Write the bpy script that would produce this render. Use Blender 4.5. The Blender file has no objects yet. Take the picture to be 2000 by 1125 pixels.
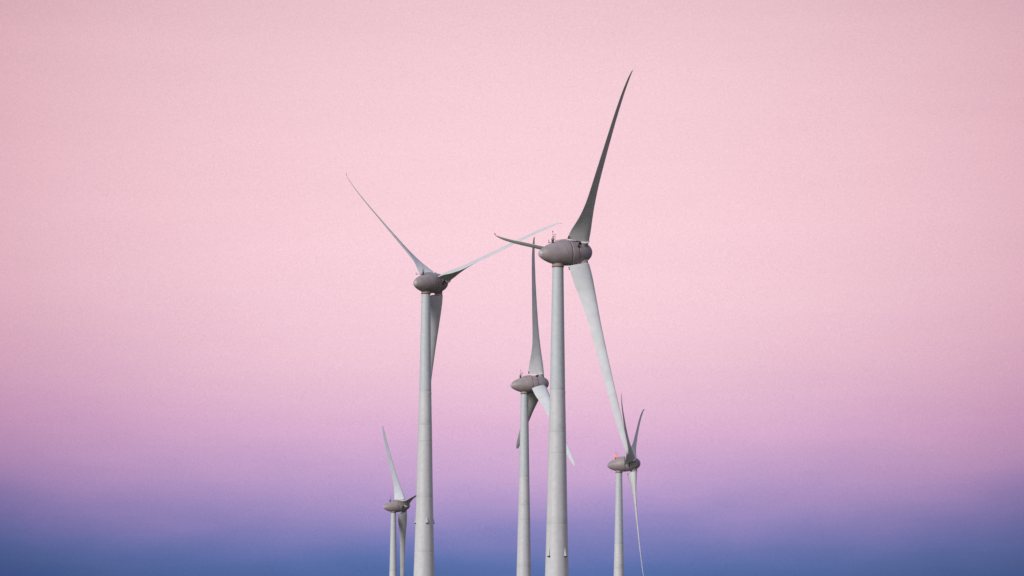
import bpy, bmesh, math, random
from mathutils import Vector, Matrix, noise
R = math.radians
sc = bpy.context.scene
C = sc.collection

# ------------------------------------------------------------------ camera
cam = bpy.data.cameras.new('camera')
cam.sensor_width = 36.0
cam.lens = 144.0                      # long lens, 14 degrees across
cam.clip_start = 1.0
cam.clip_end = 80000.0
cam_o = bpy.data.objects.new('camera', cam)
C.objects.link(cam_o)
cam_o.location = (0, 0, 1.7)
PITCH = math.atan((1290 - 562.5) / 8000.0)
cam_o.rotation_euler = (Matrix.Rotation(R(90) + PITCH, 3, 'X') @ Matrix.Rotation(R(0.26), 3, 'Z')).to_euler()   # held a quarter of a degree off level
sc.camera = cam_o
sc.cycles.use_denoising = False

# ------------------------------------------------------------------ sun and exposure
SUN_AZ = R(43)                        # sun to the left of straight behind the camera
SUN_EL = R(22)
s_dir = Vector((-math.sin(SUN_AZ) * math.cos(SUN_EL), -math.cos(SUN_AZ) * math.cos(SUN_EL), math.sin(SUN_EL)))
sun = bpy.data.lights.new('sun', 'SUN')
sun.energy = 2.6
sun.angle = R(24)
sun.color = (1.0, 0.94, 0.925)
sun_o = bpy.data.objects.new('sun', sun)
C.objects.link(sun_o)
sun_o.rotation_euler = (-s_dir).to_track_quat('-Z', 'Y').to_euler()
sun_o.location = (-300, -200, 300)
sc.view_settings.view_transform = 'Standard'
sc.view_settings.look = 'None'
sc.view_settings.exposure = 0.0
sc.view_settings.gamma = 1.0
sc.view_settings.use_curve_mapping = False

# ------------------------------------------------------------------ dusk sky
def lin(c):
    return tuple(((v / 255) / 12.92 if v / 255 <= 0.04045 else ((v / 255 + 0.055) / 1.055) ** 2.4) for v in c) + (1.0,)

world = bpy.data.worlds.new('World')
sc.world = world
world.use_nodes = True
nt = world.node_tree
nt.nodes.clear()
N, L = nt.nodes.new, nt.links.new
def math_node(op, a, b=None, clamp=False):
    n = N('ShaderNodeMath'); n.operation = op; n.use_clamp = clamp
    for i, v in enumerate((a, b)):
        if v is None: continue
        if isinstance(v, (int, float)): n.inputs[i].default_value = v
        else: L(v, n.inputs[i])
    return n.outputs[0]
def map_range(v, a, b, c=0.0, d=1.0, smooth=False):
    n = N('ShaderNodeMapRange')
    n.interpolation_type = 'SMOOTHSTEP' if smooth else 'LINEAR'
    L(v, n.inputs['Value'])
    for k, x in zip(('From Min', 'From Max', 'To Min', 'To Max'), (a, b, c, d)): n.inputs[k].default_value = x
    return n.outputs['Result']
def mix_col(f, a, b, mode='MIX'):
    n = N('ShaderNodeMix'); n.data_type = 'RGBA'; n.blend_type = mode
    for i, v in ((0, f), (6, a), (7, b)):
        if isinstance(v, (int, float, tuple)): n.inputs[i].default_value = v
        else: L(v, n.inputs[i])
    return n.outputs[2]
tc = N('ShaderNodeTexCoord')
sep = N('ShaderNodeSeparateXYZ'); L(tc.outputs['Generated'], sep.inputs[0])
X, Y, Z = sep.outputs
x2 = math_node('MINIMUM', math_node('MULTIPLY', X, X), 0.02)
# the dusk band stands a little higher away from the middle of the view, with soft drifting unevenness
nz = N('ShaderNodeTexNoise'); nz.inputs['Scale'].default_value = 16.0; nz.inputs['Detail'].default_value = 5.0; nz.inputs['Roughness'].default_value = 0.55
mp = N('ShaderNodeMapping'); mp.inputs['Scale'].default_value = (1, 1, 3.2); L(tc.outputs['Generated'], mp.inputs[0]); L(mp.outputs[0], nz.inputs['Vector'])
wob = math_node('MULTIPLY', math_node('SUBTRACT', nz.outputs['Fac'], 0.5), 0.012)
zc = math_node('ADD', math_node('SUBTRACT', Z, math_node('MULTIPLY', x2, SKY_LIFT := 0.42)), wob)
ramp = N('ShaderNodeValToRGB'); cr = ramp.color_ramp; cr.interpolation = 'LINEAR'
def elev(y): return 0.0907 + (562.5 - y) / 8080.0 - 0.0022 * max(0.0, min(1.0, (y - 700) / 250.0))
SKY = [(1290, (34, 70, 132)), (1165, (50, 86, 154)), (1125, (68, 98, 160)), (1098, (80, 104, 169)), (1070, (101, 112, 177)), (1040, (124, 121, 185)), (1000, (151, 134, 193)),
       (960, (176, 147, 200)), (920, (196, 159, 204)), (850, (217, 172, 209)), (780, (229, 185, 211)), (700, (239, 196, 213)),
       (600, (246, 204, 217)), (450, (249, 207, 217)), (280, (247, 205, 214)), (150, (243, 202, 210)), (40, (237, 196, 204)), (-150, (226, 186, 196))]
ZMAX = 0.19
els = cr.elements
while len(els) > 1: els.remove(els[-1])
for i, (y, c) in enumerate(SKY):
    p = max(0.0, min(1.0, elev(y) / ZMAX))
    e = els[0] if i == 0 else els.new(p)
    e.position = p; e.color = lin(c)
L(math_node('DIVIDE', zc, ZMAX, True), ramp.inputs[0])
# overhead the pink gives way to dull blue; the sunset side behind the camera is paler
up = mix_col(map_range(Z, 0.19, 0.75, smooth=True), ramp.outputs[0], (0.24, 0.36, 0.52, 1))
back = N('ShaderNodeValToRGB')
b = back.color_ramp.elements; b[0].position = 0.0; b[0].color = (0.42, 0.38, 0.36, 1); b[1].position = 0.7; b[1].color = (0.24, 0.36, 0.52, 1)
L(Z, back.inputs[0])
# towards the side turned away from the sun the sky falls to dusk blue
# lens vignette put into the sky colour: darker, rosier towards both sides
comb = N('ShaderNodeCombineColor')
for i_, (f_, f2_) in enumerate(((0.80, 0.76), (0.70, 0.64), (0.74, 0.70))):
    w_ = math_node('MULTIPLY', math_node('SUBTRACT', 1.0, map_range(Z, 0.045, 0.10, f2_, f_)), map_range(x2, 0.0, 0.0156))
    L(math_node('SUBTRACT', 1.0, w_), comb.inputs[i_])
# thin drawn-out streaks and a fine mottle standing in for film grain
st = N('ShaderNodeTexNoise'); st.inputs['Scale'].default_value = 14.0; st.inputs['Detail'].default_value = 5.0; st.inputs['Roughness'].default_value = 0.6
ms = N('ShaderNodeMapping'); ms.inputs['Scale'].default_value = (1, 1, 9); ms.inputs['Rotation'].default_value = (0, R(3), 0); L(tc.outputs['Generated'], ms.inputs[0]); L(ms.outputs[0], st.inputs['Vector'])
mo = N('ShaderNodeTexNoise'); mo.inputs['Scale'].default_value = 2800.0; mo.inputs['Detail'].default_value = 1.0; L(tc.outputs['Generated'], mo.inputs['Vector'])
grainy = math_node('ADD', map_range(st.outputs['Fac'], 0.3, 0.7, 0.986, 1.012), map_range(mo.outputs['Fac'], 0.25, 0.75, -0.06, 0.06))
sx_ = N('ShaderNodeCombineColor')
for i_ in range(3): L(grainy, sx_.inputs[i_])
comb = mix_col(1.0, comb.outputs[0], sx_.outputs[0], 'MULTIPLY')
D = math_node('ADD', math_node('MULTIPLY', X, -math.sin(SUN_AZ)), math_node('MULTIPLY', Y, -math.cos(SUN_AZ)))
side_sky = mix_col(map_range(D, -0.84, -1.0, smooth=True), up, (0.36, 0.54, 0.68, 1))
side_sky = mix_col(1.0, side_sky, comb, 'MULTIPLY')
allsky = mix_col(map_range(D, -0.58, 0.3, smooth=True), side_sky, back.outputs[0])
sky = N('ShaderNodeTexSky'); sky.sky_type = 'NISHITA'; sky.sun_disc = False
sky.sun_elevation = SUN_EL; sky.sun_rotation = math.atan2(s_dir.x, s_dir.y)
bg1 = N('ShaderNodeBackground'); L(allsky, bg1.inputs[0]); bg1.inputs[1].default_value = 0.985
bg2 = N('ShaderNodeBackground'); L(sky.outputs[0], bg2.inputs[0]); bg2.inputs[1].default_value = 0.006
add = N('ShaderNodeAddShader'); L(bg1.outputs[0], add.inputs[0]); L(bg2.outputs[0], add.inputs[1])
wo = N('ShaderNodeOutputWorld'); L(add.outputs[0], wo.inputs[0])

# ------------------------------------------------------------------ materials
def material(name, base, rough=0.5, spots=None, streak=None, bump=0.0, metallic=0.0, emit=None, estr=0.0):
    m = bpy.data.materials.new(name); m.use_nodes = True
    t = m.node_tree; bs = t.nodes['Principled BSDF']
    bs.inputs['Roughness'].default_value = rough
    bs.inputs['Metallic'].default_value = metallic
    bs.inputs['Base Color'].default_value = base + (1,)
    co = t.nodes.new('ShaderNodeTexCoord')
    col = None
    def layer(scale, vec_scale, other, lo, hi, detail=4.0):
        nonlocal col
        mpn = t.nodes.new('ShaderNodeMapping'); mpn.inputs['Scale'].default_value = vec_scale
        t.links.new(co.outputs['Object'], mpn.inputs[0])
        n = t.nodes.new('ShaderNodeTexNoise'); n.inputs['Scale'].default_value = scale; n.inputs['Detail'].default_value = detail
        t.links.new(mpn.outputs[0], n.inputs['Vector'])
        r = t.nodes.new('ShaderNodeMapRange'); r.inputs['From Min'].default_value = lo; r.inputs['From Max'].default_value = hi
        t.links.new(n.outputs['Fac'], r.inputs['Value'])
        mx = t.nodes.new('ShaderNodeMix'); mx.data_type = 'RGBA'
        t.links.new(r.outputs['Result'], mx.inputs[0])
        if col is None: mx.inputs[6].default_value = base + (1,)
        else: t.links.new(col, mx.inputs[6])
        mx.inputs[7].default_value = other + (1,)
        col = mx.outputs[2]
        return n
    if streak: layer(streak[0], streak[1], streak[2], 0.45, 0.85)
    n = None
    if spots:
        n = layer(spots[0], (1, 1, 1), spots[1], 0.42, 0.78)
    if col is not None: t.links.new(col, bs.inputs['Base Color'])
    if bump and n:
        bp = t.nodes.new('ShaderNodeBump'); bp.inputs['Strength'].default_value = bump; bp.inputs['Distance'].default_value = 0.05
        t.links.new(n.outputs['Fac'], bp.inputs['Height']); t.links.new(bp.outputs[0], bs.inputs['Normal'])
    if emit:
        bs.inputs['Emission Color'].default_value = emit + (1,); bs.inputs['Emission Strength'].default_value = estr
    return m

M = {
 'tower':   material('pale_grey_tower_paint', (0.56, 0.595, 0.60), 0.55, spots=(1.6, (0.49, 0.51, 0.525)), streak=(0.9, (1.6, 1.6, 0.07), (0.52, 0.51, 0.51)), bump=0.08),
 'tower_low': material('paler_lower_tower_paint', (0.63, 0.63, 0.62), 0.55, spots=(1.3, (0.55, 0.545, 0.55)), streak=(0.9, (1.6, 1.6, 0.07), (0.55, 0.525, 0.525)), bump=0.08),
 'blade':   material('pale_grey_blade_gelcoat', (0.635, 0.645, 0.65), 0.62, spots=(0.5, (0.54, 0.54, 0.545)), streak=(1.3, (0.5, 0.5, 0.5), (0.60, 0.57, 0.53))),
 'nacelle': material('dull_grey_brown_shell', (0.345, 0.285, 0.285), 0.5, spots=(0.8, (0.27, 0.225, 0.225)), streak=(2.2, (1.6, 1, 0.35), (0.44, 0.36, 0.35)), bump=0.1),
 'spinner': material('dull_grey_violet_shell', (0.32, 0.28, 0.31), 0.45, spots=(0.9, (0.25, 0.215, 0.24)), bump=0.1),
 'highlight':     material('painted_tail_highlight', (0.46, 0.43, 0.45), 0.4, spots=(2.0, (0.38, 0.35, 0.36))),
 'seal':    material('white_seal_ring', (0.80, 0.79, 0.77), 0.5),
 'collar':  material('brownish_yaw_collar', (0.40, 0.33, 0.30), 0.6, spots=(3.0, (0.30, 0.24, 0.22))),
 'rust':    material('rust_stained_rim', (0.19, 0.10, 0.08), 0.8),
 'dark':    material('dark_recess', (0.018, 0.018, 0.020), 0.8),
 'steel':   material('galvanised_steel', (0.42, 0.30, 0.32), 0.6),
 'glass':   material('red_lamp_glass', (0.30, 0.20, 0.21), 0.25),
 'lit':     material('lit_red_lamp_glass', (0.5, 0.06, 0.02), 0.3, emit=(1.0, 0.16, 0.015), estr=1.7),
 'ground':  material('dark_meadow', (0.055, 0.062, 0.036), 0.95, spots=(0.05, (0.10, 0.08, 0.055)), streak=(0.01, (1, 1, 1), (0.045, 0.048, 0.03))),
 'concrete':material('foundation_concrete', (0.32, 0.31, 0.29), 0.9, spots=(1.2, (0.22, 0.21, 0.20))),
}

# ------------------------------------------------------------------ helpers
def mesh_from(name, bm, mats, smooth=True, angle=None):
    bmesh.ops.recalc_face_normals(bm, faces=bm.faces)
    me = bpy.data.meshes.new(name); bm.to_mesh(me); bm.free()
    for m in (mats if isinstance(mats, (list, tuple)) else [mats]): me.materials.append(m)
    if smooth:
        for p in me.polygons: p.use_smooth = True
        if angle: me.set_sharp_from_angle(angle=R(angle))
    return me

def lathe(bm, prof, axis='Z', seg=48, off=(0, 0, 0), close=True):
    """prof: (along, radius)"""
    rings = []
    o = Vector(off)
    for s, r in prof:
        if r < 1e-4:
            v = Vector((0, 0, s)) if axis == 'Z' else Vector((s, 0, 0))
            rings.append([bm.verts.new(v + o)])
        else:
            rg = []
            for k in range(seg):
                a = 2 * math.pi * k / seg
                v = Vector((r * math.cos(a), r * math.sin(a), s)) if axis == 'Z' else Vector((s, r * math.cos(a), r * math.sin(a)))
                rg.append(bm.verts.new(v + o))
            rings.append(rg)
    for A, B in zip(rings, rings[1:]):
        if len(A) == 1 and len(B) == 1: continue
        for k in range(seg):
            k2 = (k + 1) % seg
            if len(A) == 1: bm.faces.new((A[0], B[k], B[k2]))
            elif len(B) == 1: bm.faces.new((A[k], A[k2], B[0]))
            else: bm.faces.new((A[k], A[k2], B[k2], B[k]))
    if close:
        for rg in (rings[0], rings[-1]):
            if len(rg) > 2: bm.faces.new(rg)

def tube(bm, p, q, r, seg=8):
    p, q = Vector(p), Vector(q); d = (q - p)
    u = d.to_track_quat('Z', 'Y').to_matrix()
    a, b = [], []
    for k in range(seg):
        t = 2 * math.pi * k / seg
        o = u @ Vector((r * math.cos(t), r * math.sin(t), 0))
        a.append(bm.verts.new(p + o)); b.append(bm.verts.new(q + o))
    for k in range(seg):
        k2 = (k + 1) % seg
        bm.faces.new((a[k], a[k2], b[k2], b[k]))
    bm.faces.new(a); bm.faces.new(b)

def box(bm, c, s, mat=None, bevel=0.0):
    r = bmesh.ops.create_cube(bm, size=1.0)
    m = Matrix.Translation(c) @ (mat.to_4x4() if mat else Matrix()) @ Matrix.Diagonal((s[0], s[1], s[2], 1))
    bmesh.ops.transform(bm, matrix=m, verts=r['verts'])
    if bevel:
        ed = list({e for v in r['verts'] for e in v.link_edges})
        bmesh.ops.bevel(bm, geom=ed, offset=bevel, segments=2, affect='EDGES')

def interp(tab, x):
    if x <= tab[0][0]: return tab[0][1]
    for (a, va), (b_, vb) in zip(tab, tab[1:]):
        if x <= b_:
            t = (x - a) / (b_ - a); return va + (vb - va) * t
    return tab[-1][1]
def sinterp(tab, x):
    """Catmull-Rom like smooth table"""
    n = len(tab)
    if x <= tab[0][0]: return tab[0][1]
    if x >= tab[-1][0]: return tab[-1][1]
    for i in range(n - 1):
        x0, y0 = tab[i]; x1, y1 = tab[i + 1]
        if x <= x1:
            def sl(j):
                if j <= 0: return (tab[1][1] - tab[0][1]) / (tab[1][0] - tab[0][0])
                if j >= n - 1: return (tab[-1][1] - tab[-2][1]) / (tab[-1][0] - tab[-2][0])
                a = (tab[j][1] - tab[j - 1][1]) / (tab[j][0] - tab[j - 1][0]); c = (tab[j + 1][1] - tab[j][1]) / (tab[j + 1][0] - tab[j][0])
                return 0.0 if a * c <= 0 else 2 * a * c / (a + c)
            h = x1 - x0; t = (x - x0) / h
            return ((2*t**3 - 3*t**2 + 1) * y0 + (t**3 - 2*t**2 + t) * h * sl(i) + (-2*t**3 + 3*t**2) * y1 + (t**3 - t**2) * h * sl(i + 1))

# ------------------------------------------------------------------ ground
# (hub position, yaw of the rotor axis, rotor azimuth, tilt, overhang) solved from the blade tips in the photograph
HUB_H = 67.0
T = [
 dict(key='A', H=(11.240, 665.41, 67.862), yaw=23.91, az=39.44, tilt=4.11, ov=4.14, dz=0.22, cone=1.0,
      label='tallest turbine with widest tower, one blade pointing highest, another hanging right'),
 dict(key='B', H=(-14.90, 840.73, 79.138), yaw=47.48, az=72.9, tilt=4.77, ov=4.12, dz=0.0, cone=0.8,
      label='second tallest turbine, left of centre, its two raised blades spread in a wide V'),
 dict(key='C', H=(7.162, 989.74, 68.270), yaw=12.22, az=5.80, tilt=4.56, ov=4.11, dz=0.2, cone=0.5,
      label='mid-sized turbine just left of the tallest tower, one blade standing straight up'),
 dict(key='D', H=(34.550, 1153.80, 56.897), yaw=-7.42, az=57.97, tilt=4.3, ov=4.20, dz=0.22, cone=1.6, pitch=48,
      label='small turbine at far right with an orange lamp glowing on its nacelle'),
 dict(key='E', H=(-36.809, 1417.36, 54.994), yaw=15.41, az=323.08, tilt=5.31, ov=3.94, dz=-0.1, cone=0.3, pitch=-20,
      label='smallest turbine, far left, with a blade tip passing behind the neighbouring tall tower'),
]
for t in T:
    y, ti = R(t['yaw']), R(t['tilt'])
    t['a'] = Vector((math.cos(y) * math.cos(ti), math.sin(y) * math.cos(ti), math.sin(ti)))
    H = Vector(t['H']); H.z += t['dz']; t['Hv'] = H
    tw = H - t['a'] * t['ov']
    t['base'] = Vector((tw.x, tw.y, H.z - HUB_H))
def ss(a, b, x):
    t = max(0, min(1, (x - a) / (b - a))); return t * t * (3 - 2 * t)
BG = [0.0, 0.0, 0.0, -8.0, -10.0]
def ground_base(x, y):
    return -10.0 * ss(1020, 1330, y) + 0.35 * noise.noise(Vector((x * 0.004, y * 0.004, 3.1))) * min(1, abs(y) / 200)
def build_w():
    import numpy as np
    P = [t['base'] for t in T]
    sg = 75.0
    A = np.array([[math.exp(-((p.x - q.x) ** 2 + (p.y - q.y) ** 2) / (2 * sg * sg)) for q in P] for p in P])
    r = np.array([p.z - 0.25 - ground_base(p.x, p.y) for p in P])
    return list(np.linalg.solve(A, r)), P, sg
Wt, Pt, SG = build_w()
def gz(x, y):
    return ground_base(x, y) + sum(w * math.exp(-((x - p.x) ** 2 + (y - p.y) ** 2) / (2 * SG * SG)) for w, p in zip(Wt, Pt))
bm = bmesh.new()
xs = [-40000, -12000, -4000, -1600, -900] + [-600 + 20 * i for i in range(61)] + [900, 1600, 4000, 12000, 40000]
ys = [-40000, -8000, -1500, -400] + [-100 + 25 * i for i in range(81)] + [2400, 3200, 5000, 12000, 60000]
gv = [[bm.verts.new((x, y, gz(x, y))) for x in xs] for y in ys]
for i in range(len(ys) - 1):
    for j in range(len(xs) - 1):
        bm.faces.new((gv[i][j], gv[i][j + 1], gv[i + 1][j + 1], gv[i + 1][j]))
g = bpy.data.objects.new('ground', mesh_from('ground', bm, M['ground']))
g['kind'] = 'structure'
C.objects.link(g)

# ------------------------------------------------------------------ tower meshes (origin: tower foot on the hub-height datum)
TOP = HUB_H - 2.50
DIA = [(2.2, 1.80), (9, 2.02), (19, 2.36), (22.6, 2.48), (29.5, 2.80), (33, 2.95), (41, 3.25), (51.6, 3.78), (58, 4.15), (67, 4.75)]
seams = [22.7, 29.6, 33.0, 44.5, 55.5]
prof = []
d = 2.5
ds = sorted(set([2.5 + 1.5 * i for i in range(43)] + [66.9]))
for d in ds:
    if any(abs(d - s) < 0.5 for s in seams): continue
    prof.append((HUB_H - d, interp(DIA, d) / 2))
for s in seams:
    r = interp(DIA, s) / 2
    e = 0.035 if s == seams[0] else 0.012
    prof += [(HUB_H - s + 0.08, r - 0.004), (HUB_H - s + 0.04, r - 0.014), (HUB_H - s - 0.02, r - 0.014), (HUB_H - s - 0.05, r + e), (HUB_H - s - 0.4, r + e)]
prof.sort()
bm = bmesh.new(); lathe(bm, prof, seg=72)
ME = {'tower': mesh_from('tower', bm, [M['tower_low'], M['tower']], angle=40)}
for p in ME['tower'].polygons:
    if p.center.z > HUB_H - seams[0]: p.material_index = 1
bm = bmesh.new()
lathe(bm, [(TOP + 0.06, 0.92), (TOP + 0.60, 0.96), (TOP + 0.9, 0.98), (TOP + 1.5, 0.98)], seg=56)
ME['yaw_collar'] = mesh_from('yaw_collar', bm, M['collar'], angle=35)
bm = bmesh.new()
lathe(bm, [(TOP - 0.12, 0.93), (TOP - 0.10, 1.01), (TOP + 0.05, 1.03), (TOP + 0.055, 0.93)], seg=56)
ME['collar_rim'] = mesh_from('collar_rim', bm, M['rust'], angle=35)
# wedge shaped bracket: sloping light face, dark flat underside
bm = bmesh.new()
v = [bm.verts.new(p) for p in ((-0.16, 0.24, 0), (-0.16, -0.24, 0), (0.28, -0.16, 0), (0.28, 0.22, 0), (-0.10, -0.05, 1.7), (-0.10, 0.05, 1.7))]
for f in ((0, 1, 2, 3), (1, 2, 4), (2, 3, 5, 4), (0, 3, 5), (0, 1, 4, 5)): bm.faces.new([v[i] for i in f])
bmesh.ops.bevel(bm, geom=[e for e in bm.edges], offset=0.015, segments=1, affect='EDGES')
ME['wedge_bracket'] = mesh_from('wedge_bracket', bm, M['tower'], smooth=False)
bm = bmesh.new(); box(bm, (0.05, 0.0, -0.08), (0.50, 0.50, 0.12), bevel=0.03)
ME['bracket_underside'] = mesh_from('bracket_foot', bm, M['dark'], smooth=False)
# door with steps, foundation
bm = bmesh.new(); lathe(bm, [(-0.6, 4.2), (0.10, 4.2), (0.22, 4.05), (0.24, 2.37)], seg=64)
ME['foundation'] = mesh_from('foundation', bm, M['concrete'], angle=35)
bm = bmesh.new(); box(bm, (0, -2.37, 2.0), (1.0, 0.12, 2.2), bevel=0.04); box(bm, (0, -2.45, 2.5), (0.5, 0.03, 0.35), bevel=0.01)
ME['door'] = mesh_from('door', bm, M['nacelle'], smooth=False)
bm = bmesh.new()
for i in range(5): box(bm, (0, -2.62 - 0.28 * i, 0.84 - 0.17 * i), (1.1, 0.27, 0.04))
for sx in (-0.58, 0.58):
    tube(bm, (sx, -2.5, 0.82), (sx, -3.9, 0.05), 0.03); tube(bm, (sx, -2.5, 1.8), (sx, -3.9, 1.0), 0.025)
    for i in range(3): tube(bm, (sx, -2.55 - 0.6 * i, 0.7 - 0.36 * i), (sx, -2.55 - 0.6 * i, 1.78 - 0.34 * i), 0.02)
ME['entrance_steps'] = mesh_from('entrance_steps', bm, M['steel'], smooth=False)

# ------------------------------------------------------------------ nacelle meshes (origin at the hub centre, +X = rotor axis, upwind)
S0 = 7.6
BODY = [(0, 0), (0.05, 0.25), (0.16, 0.44), (0.35, 0.64), (0.7, 0.92), (1.3, 1.26), (2.2, 1.64), (3.2, 1.92), (4.2, 2.06), (5.2, 2.09), (6.0, 2.05), (6.6, 1.98),
        (7.3, 1.87), (7.9, 1.73), (8.5, 1.47), (8.95, 1.15), (9.25, 0.80), (9.42, 0.46), (9.49, 0.0)]
def brad(s): return sinterp(BODY, s)
def shell(s0, s1, step, lip=0.045):
    p = []
    n = max(3, int((s1 - s0) / step))
    for i in range(n + 1):
        s = s0 + (s1 - s0) * i / n
        p.append((s - S0, max(0.0, brad(s))))
    if s0 > 0.01: p = [(s0 - S0, brad(s0) - 0.14), (s0 - S0 + 0.002, brad(s0) - lip)] + [(s0 + lip - S0, brad(s0 + lip))] + p[1:]
    if s1 < 9.3: p = p[:-1] + [(s1 - lip - S0, brad(s1 - lip)), (s1 - 0.002 - S0, brad(s1) - lip), (s1 - S0, brad(s1) - 0.14)]
    return p
bm = bmesh.new(); lathe(bm, [(-S0, 0)] + [(s - S0, brad(s)) for s in (0.02, 0.05, 0.1, 0.16, 0.25, 0.35, 0.5)] + shell(0.7, 5.22, 0.25)[3:], axis='X', seg=64)
ME['nacelle'] = mesh_from('nacelle', bm, M['nacelle'], angle=50)
bm = bmesh.new(); lathe(bm, [(p, r) for p, r in shell(5.30, 6.52, 0.2)], axis='X', seg=64)
ME['generator_housing'] = mesh_from('generator_housing', bm, M['nacelle'], angle=50)
bm = bmesh.new(); lathe(bm, [(5.0 - S0, 1.93), (6.9 - S0, 1.80)], axis='X', seg=48)
ME['joint_recess'] = mesh_from('joint_recess', bm, M['dark'], angle=50)
bm = bmesh.new(); lathe(bm, shell(6.59, 8.95, 0.2) [:-3] + [(s - S0, brad(s)) for s in (8.95, 9.08, 9.2, 9.3, 9.38, 9.44, 9.475)] + [(9.49 - S0, 0)], axis='X', seg=64)
ME['spinner'] = mesh_from('spinner', bm, M['spinner'], angle=50)

def on_top(s, phi=0.0, h=0.0):
    r = brad(s) + h
    return Vector((s - S0, r * math.sin(phi), r * math.cos(phi)))
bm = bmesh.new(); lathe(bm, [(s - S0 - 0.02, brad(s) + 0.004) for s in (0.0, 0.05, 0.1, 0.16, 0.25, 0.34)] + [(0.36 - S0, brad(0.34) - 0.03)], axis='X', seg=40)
ME['tail_highlight'] = mesh_from('tail_highlight', bm, M['highlight'], angle=60)  # paler tail end: a highlight put into the colour
# instrument mast, lateral sensor arm, roof rail, hatch, lamps
bm = bmesh.new()
b0 = on_top(2.75, 0, -0.1)
tube(bm, b0, b0 + Vector((0, 0, 1.95)), 0.035)
tube(bm, b0 + Vector((0.42, 0.1, 0.1)), b0 + Vector((0.42, 0.1, 1.35)), 0.028)
tube(bm, b0 + Vector((-0.1, 0, 1.05)), b0 + Vector((0.5, 0.12, 1.05)), 0.03)
box(bm, b0 + Vector((0.0, 0, 1.85)), (0.16, 0.16, 0.22), bevel=0.03)
box(bm, b0 + Vector((0.05, 0, 0.98)), (0.26, 0.2, 0.16), bevel=0.03)
for k in range(3):
    a = k * 2.094 + 0.4
    q = b0 + Vector((0.42 + 0.2 * math.cos(a), 0.1 + 0.2 * math.sin(a), 1.36))
    tube(bm, b0 + Vector((0.42, 0.1, 1.36)), q, 0.012, 6)
    bmesh.ops.create_icosphere(bm, subdivisions=1, radius=0.07, matrix=Matrix.Translation(q))
ME['instrument_mast'] = mesh_from('instrument_mast', bm, M['steel'], smooth=False)
bm = bmesh.new()
q = on_top(2.9, 0.35, 0.0)
tube(bm, (q.x, 0.5, 1.96), (q.x, 2.15, 1.96), 0.045)
tube(bm, (q.x, 0.55, 1.5), (q.x, 0.55, 2.0), 0.04)
tube(bm, (q.x, 2.08, 1.92), (q.x, 2.08, 2.42), 0.045)
box(bm, (q.x, 2.08, 1.96), (0.16, 0.16, 0.18), bevel=0.03)
ME['wind_vane_arm'] = mesh_from('wind_vane_arm', bm, M['rust'], smooth=False)
for side_i, ph in enumerate((-0.14, 0.14)):
    bm = bmesh.new()
    pts = [on_top(3.3 + 0.28 * i, ph, 0.16) for i in range(8)]
    for a, c in zip(pts, pts[1:]): tube(bm, a, c, 0.03, 6)
    for i in range(0, 8): tube(bm, on_top(3.3 + 0.28 * i, ph, -0.03), pts[i], 0.028, 6)
    ME['roof_rail%d' % side_i] = mesh_from('roof_rail', bm, M['steel'], smooth=False)
bm = bmesh.new()
vs = [[bm.verts.new(on_top(3.4 + 0.2 * i, -0.09 + 0.06 * j, 0.05)) for j in range(4)] for i in range(9)]
lo = [[bm.verts.new(on_top(3.4 + 0.2 * i, -0.09 + 0.06 * j, -0.02)) for j in range(4)] for i in range(9)]
for i in range(8):
    for j in range(3):
        bm.faces.new((vs[i][j], vs[i + 1][j], vs[i + 1][j + 1], vs[i][j + 1]))
        bm.faces.new((lo[i][j], lo[i + 1][j], lo[i + 1][j + 1], lo[i][j + 1]))
for i in range(8):
    for j in (0, 3): bm.faces.new((vs[i][j], vs[i + 1][j], lo[i + 1][j], lo[i][j]))
for i in (0, 8):
    for j in range(3): bm.faces.new((vs[i][j], vs[i][j + 1], lo[i][j + 1], lo[i][j]))
ME['roof_walkway'] = mesh_from('roof_walkway', bm, M['seal'], smooth=False)
def lamp_bm(glass):
    bm = bmesh.new(); p = on_top(2.6, -0.10, 0)
    if glass: lathe(bm, [(0.30, 0.20), (0.36, 0.25), (0.55, 0.26), (0.70, 0.20), (0.78, 0.0)], seg=20, off=p)
    else:
        lathe(bm, [(-0.15, 0.24), (0.10, 0.24), (0.14, 0.15), (0.27, 0.15), (0.28, 0.24), (0.30, 0.24)], seg=20, off=p)
        for k in range(4):
            a = k * math.pi / 2 + 0.4
            tube(bm, p + Vector((0.25 * math.cos(a), 0.25 * math.sin(a), 0.29)), p + Vector((0.08 * math.cos(a), 0.08 * math.sin(a), 0.84)), 0.014, 6)
    return bm
ME['lamp_base'] = mesh_from('lamp_base', lamp_bm(False), M['dark'], angle=40)
ME['lamp_glass'] = mesh_from('lamp_glass', lamp_bm(True), M['glass'], angle=60)
ME['lamp_glass_lit'] = mesh_from('lamp_glass_lit', lamp_bm(True), M['lit'], angle=60)

# ------------------------------------------------------------------ blade (origin at the hub centre; +Z span, +X upwind axis, +Y = rotation direction at flat pitch)
CH = [(2.25, 3.72), (3.4, 3.66), (4.6, 3.48), (5.6, 3.25), (7.0, 2.88), (8.8, 2.50), (11, 2.12), (13.5, 1.90), (18.4, 1.66), (23, 1.42), (28, 1.22), (32, 0.98), (34, 0.74), (34.8, 0.52), (35.3, 0.42), (35.55, 0.26)]
LE = [(2.25, 0.80), (5.6, 0.72), (8.8, 0.60), (13.5, 0.38), (18.4, 0.27), (23, 0.20), (28, 0.14), (33, 0.02), (34.5, -0.10), (35.2, -0.22), (35.55, -0.36)]
BE = [(2.6, 96), (4, 91), (6.5, 77), (9, 68), (12, 64), (16, 61), (20, 58), (35, 53), (36, 53)]
TK = [(2.25, 0.44), (4, 0.42), (6, 0.36), (9, 0.30), (14, 0.25), (20, 0.20), (35, 0.15), (36, 0.15)]
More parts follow.
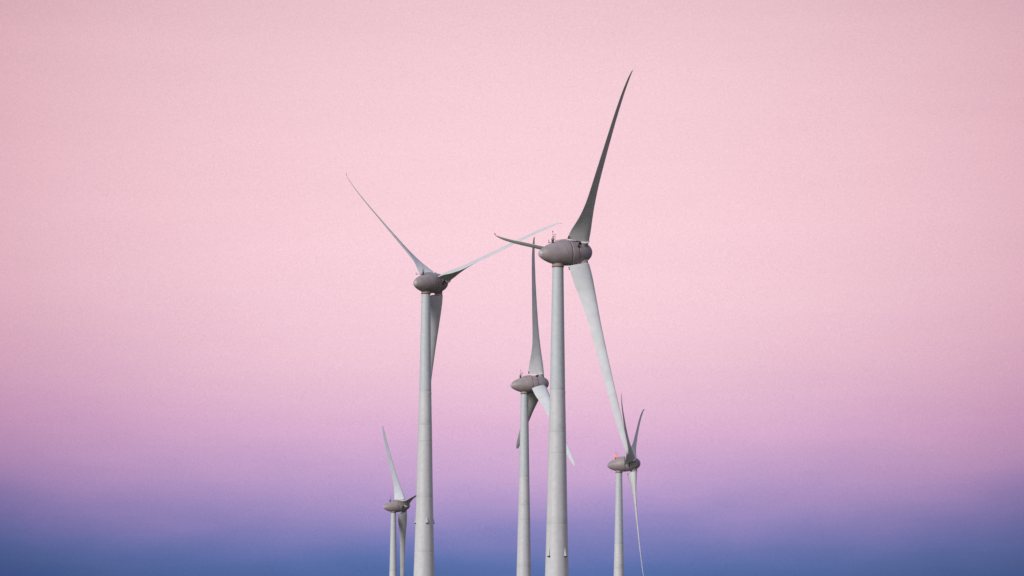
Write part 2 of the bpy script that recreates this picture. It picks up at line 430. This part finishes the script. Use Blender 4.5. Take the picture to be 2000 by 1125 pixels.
BN = [(2.25, -0.10), (5, -0.36), (8, -0.50), (14, -0.60), (24, -0.58), (30, -0.44), (33, -0.24), (34.6, -0.06), (35.1, 0.04), (35.35, 0.16), (35.55, 0.32)]
def section(r, inset=0.0):
    c = sinterp(CH, r) - inset; le = sinterp(LE, r); be = R(sinterp(BE, r)); tk = interp(TK, r); bn = sinterp(BN, r)
    e = Vector((math.sin(be), math.cos(be), 0)); n = Vector((math.cos(be), -math.sin(be), 0))
    pts = []
    K = 17
    def th(x): return 5 * tk * (0.2969 * math.sqrt(x) - 0.1260 * x - 0.3516 * x * x + 0.2843 * x ** 3 - 0.1015 * x ** 4) + 0.012 * x
    cam_ = 0.035
    top, bot = [], []
    for i in range(K):
        x = 0.5 - 0.5 * math.cos(math.pi * i / (K - 1))
        y = cam_ * 4 * x * (1 - x)
        top.append((x, -y - th(x))); bot.append((x, -y + th(x) * 0.92))
    lp = top[::-1] + bot[1:]
    return [Vector((0, 0, r)) + e * (le - x * c) + n * (bn + y * c) for x, y in lp]
def build_blade():
    bm = bmesh.new()
    rs = [2.48, 2.62, 2.95, 3.4, 4, 4.6, 5.3, 6, 7, 8, 9, 10, 11.5, 13, 15, 17, 19, 21, 23, 25, 27, 29, 30.5, 31.8, 32.8, 33.6, 34.2, 34.6, 34.9, 35.15, 35.32, 35.45, 35.5, 35.55]
    prev = None
    for r in rs:
        P = section(r)
        ring = [bm.verts.new(p) for p in P]
        if prev:
            for k in range(len(ring)):
                k2 = (k + 1) % len(ring)
                bm.faces.new((prev[k], prev[k2], ring[k2], ring[k]))
        else: bm.faces.new(ring)
        prev = ring
    bm.faces.new(prev)
    return mesh_from('blade', bm, M['blade'], angle=55)
ME['blade'] = build_blade()
bm = bmesh.new(); lathe(bm, [(1.2, 0.80), (1.9, 0.76), (2.24, 0.75), (2.26, 0.72), (2.28, 0.66)], seg=36)
ME['root_collar'] = mesh_from('root_collar', bm, M['collar'], angle=40)
bm = bmesh.new(); lathe(bm, [(2.28, 0.64), (2.285, 0.80), (2.305, 0.84), (2.43, 0.84), (2.45, 0.80), (2.47, 0.64)], seg=36)
ME['root_seal'] = mesh_from('root_seal', bm, M['seal'], angle=40)
bm = bmesh.new()
box(bm, (-2.95, 0.26, 2.86), (0.11, 0.12, 0.60), bevel=0.02)
ME['trailing_plate'] = mesh_from('trailing_plate', bm, M['dark'], smooth=False)
# cowl in front of each blade root and dark blocks standing for shaded openings beside it
bm = bmesh.new()
box(bm, (-1.05, 0.0, 1.93), (0.55, 0.9, 0.50), bevel=0.12)
ME['root_cowl'] = mesh_from('root_cowl', bm, M['spinner'], angle=40)
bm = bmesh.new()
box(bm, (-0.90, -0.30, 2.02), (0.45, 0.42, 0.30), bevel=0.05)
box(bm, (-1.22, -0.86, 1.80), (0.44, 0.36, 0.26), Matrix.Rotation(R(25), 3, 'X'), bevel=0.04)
ME['root_recess_shade'] = mesh_from('root_recess_shade', bm, M['dark'], angle=40)

# ------------------------------------------------------------------ assemble the five turbines
def part(name, me, parent, mat=None):
    o = bpy.data.objects.new(name, me); C.objects.link(o); o.parent = parent
    if mat is not None: o.matrix_local = mat
    return o
def build_turbine(t):
    root = bpy.data.objects.new('wind_turbine', None); C.objects.link(root)
    root.empty_display_size = 3
    root.location = t['base']
    root['label'] = t['label']; root['category'] = 'wind turbine'; root['group'] = 'wind turbines standing against the dusk sky'
    tower = part('tower', ME['tower'], root)
    part('yaw_collar', ME['yaw_collar'], tower); part('collar_rim', ME['collar_rim'], tower)
    part('foundation', ME['foundation'], tower); part('door', ME['door'], tower); part('entrance_steps', ME['entrance_steps'], tower)
    h = HUB_H - 49.55
    rr = interp(DIA, 49.55) / 2
    first = {'A': -44, 'B': 17}.get(t['key'], -20)       # degrees right of the side that faces the camera
    for k in range(4):
        an = R(-90 + first + 90 * k)
        br = bpy.data.objects.new('wedge_bracket', ME['wedge_bracket']); C.objects.link(br); br.parent = tower
        bm_ = Matrix.Translation((rr * math.cos(an), rr * math.sin(an), h)) @ Matrix.Rotation(an, 4, 'Z')
        br.matrix_local = bm_
        fo = bpy.data.objects.new('bracket_foot', ME['bracket_underside']); C.objects.link(fo); fo.parent = tower
        fo.matrix_local = bm_
    # hub frame
    a = t['a']; left = Vector((0, 0, 1)).cross(a).normalized(); up_ = a.cross(left)
    H = Matrix((a, left, up_)).transposed().to_4x4(); H.translation = t['Hv'] - t['base']
    nac = part('nacelle', ME['nacelle'], root, H)
    part('instrument_mast', ME['instrument_mast'], nac); [part('roof_rail', ME['roof_rail%d' % i], nac) for i in (0, 1)]; part('tail_highlight', ME['tail_highlight'], nac)
    part('roof_walkway', ME['roof_walkway'], nac); part('wind_vane_arm', ME['wind_vane_arm'], nac)
    part('lamp_base', ME['lamp_base'], nac)
    lit = t['key'] == 'D'
    lg = part('lamp_glass', ME['lamp_glass_lit' if lit else 'lamp_glass'], nac)
    if lit: lg.matrix_local = Matrix.Translation(on_top(2.6, -0.1, 0.25)) @ Matrix.Diagonal((1.45, 1.45, 1.35, 1)) @ Matrix.Translation(-on_top(2.6, -0.1, 0.25))
    if lit: lg['label'] = 'glowing orange warning lamp'
    gen = part('generator_housing', ME['generator_housing'], root, H)
    part('joint_recess', ME['joint_recess'], gen)
    spin = part('spinner', ME['spinner'], root, H)
    side = Vector((a.y, -a.x, 0)).normalized()
    upv = side.cross(a)
    for k in range(3):
        q = R(t['az'] + 0.1) + k * 2 * math.pi / 3
        d = (math.cos(q) * upv + math.sin(q) * side).normalized()
        tt = -a.cross(d)
        cn = R(t.get('cone', 0)); dd = d * math.cos(cn) + a * math.sin(cn); aa = a * math.cos(cn) - d * math.sin(cn)
        Mx = Matrix((aa, tt, dd)).transposed().to_4x4(); Mx.translation = t['Hv'] - t['base']
        bl = part('blade', ME['blade'], root, Mx @ Matrix.Rotation(R(t.get('pitch', 0)), 4, 'Z'))
        for nm in ('root_collar', 'root_seal', 'trailing_plate'): part(nm, ME[nm], bl)
        for nm in ('root_cowl', 'root_recess_shade'):
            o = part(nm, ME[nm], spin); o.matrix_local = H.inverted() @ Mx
    return root
for t in T: build_turbine(t)
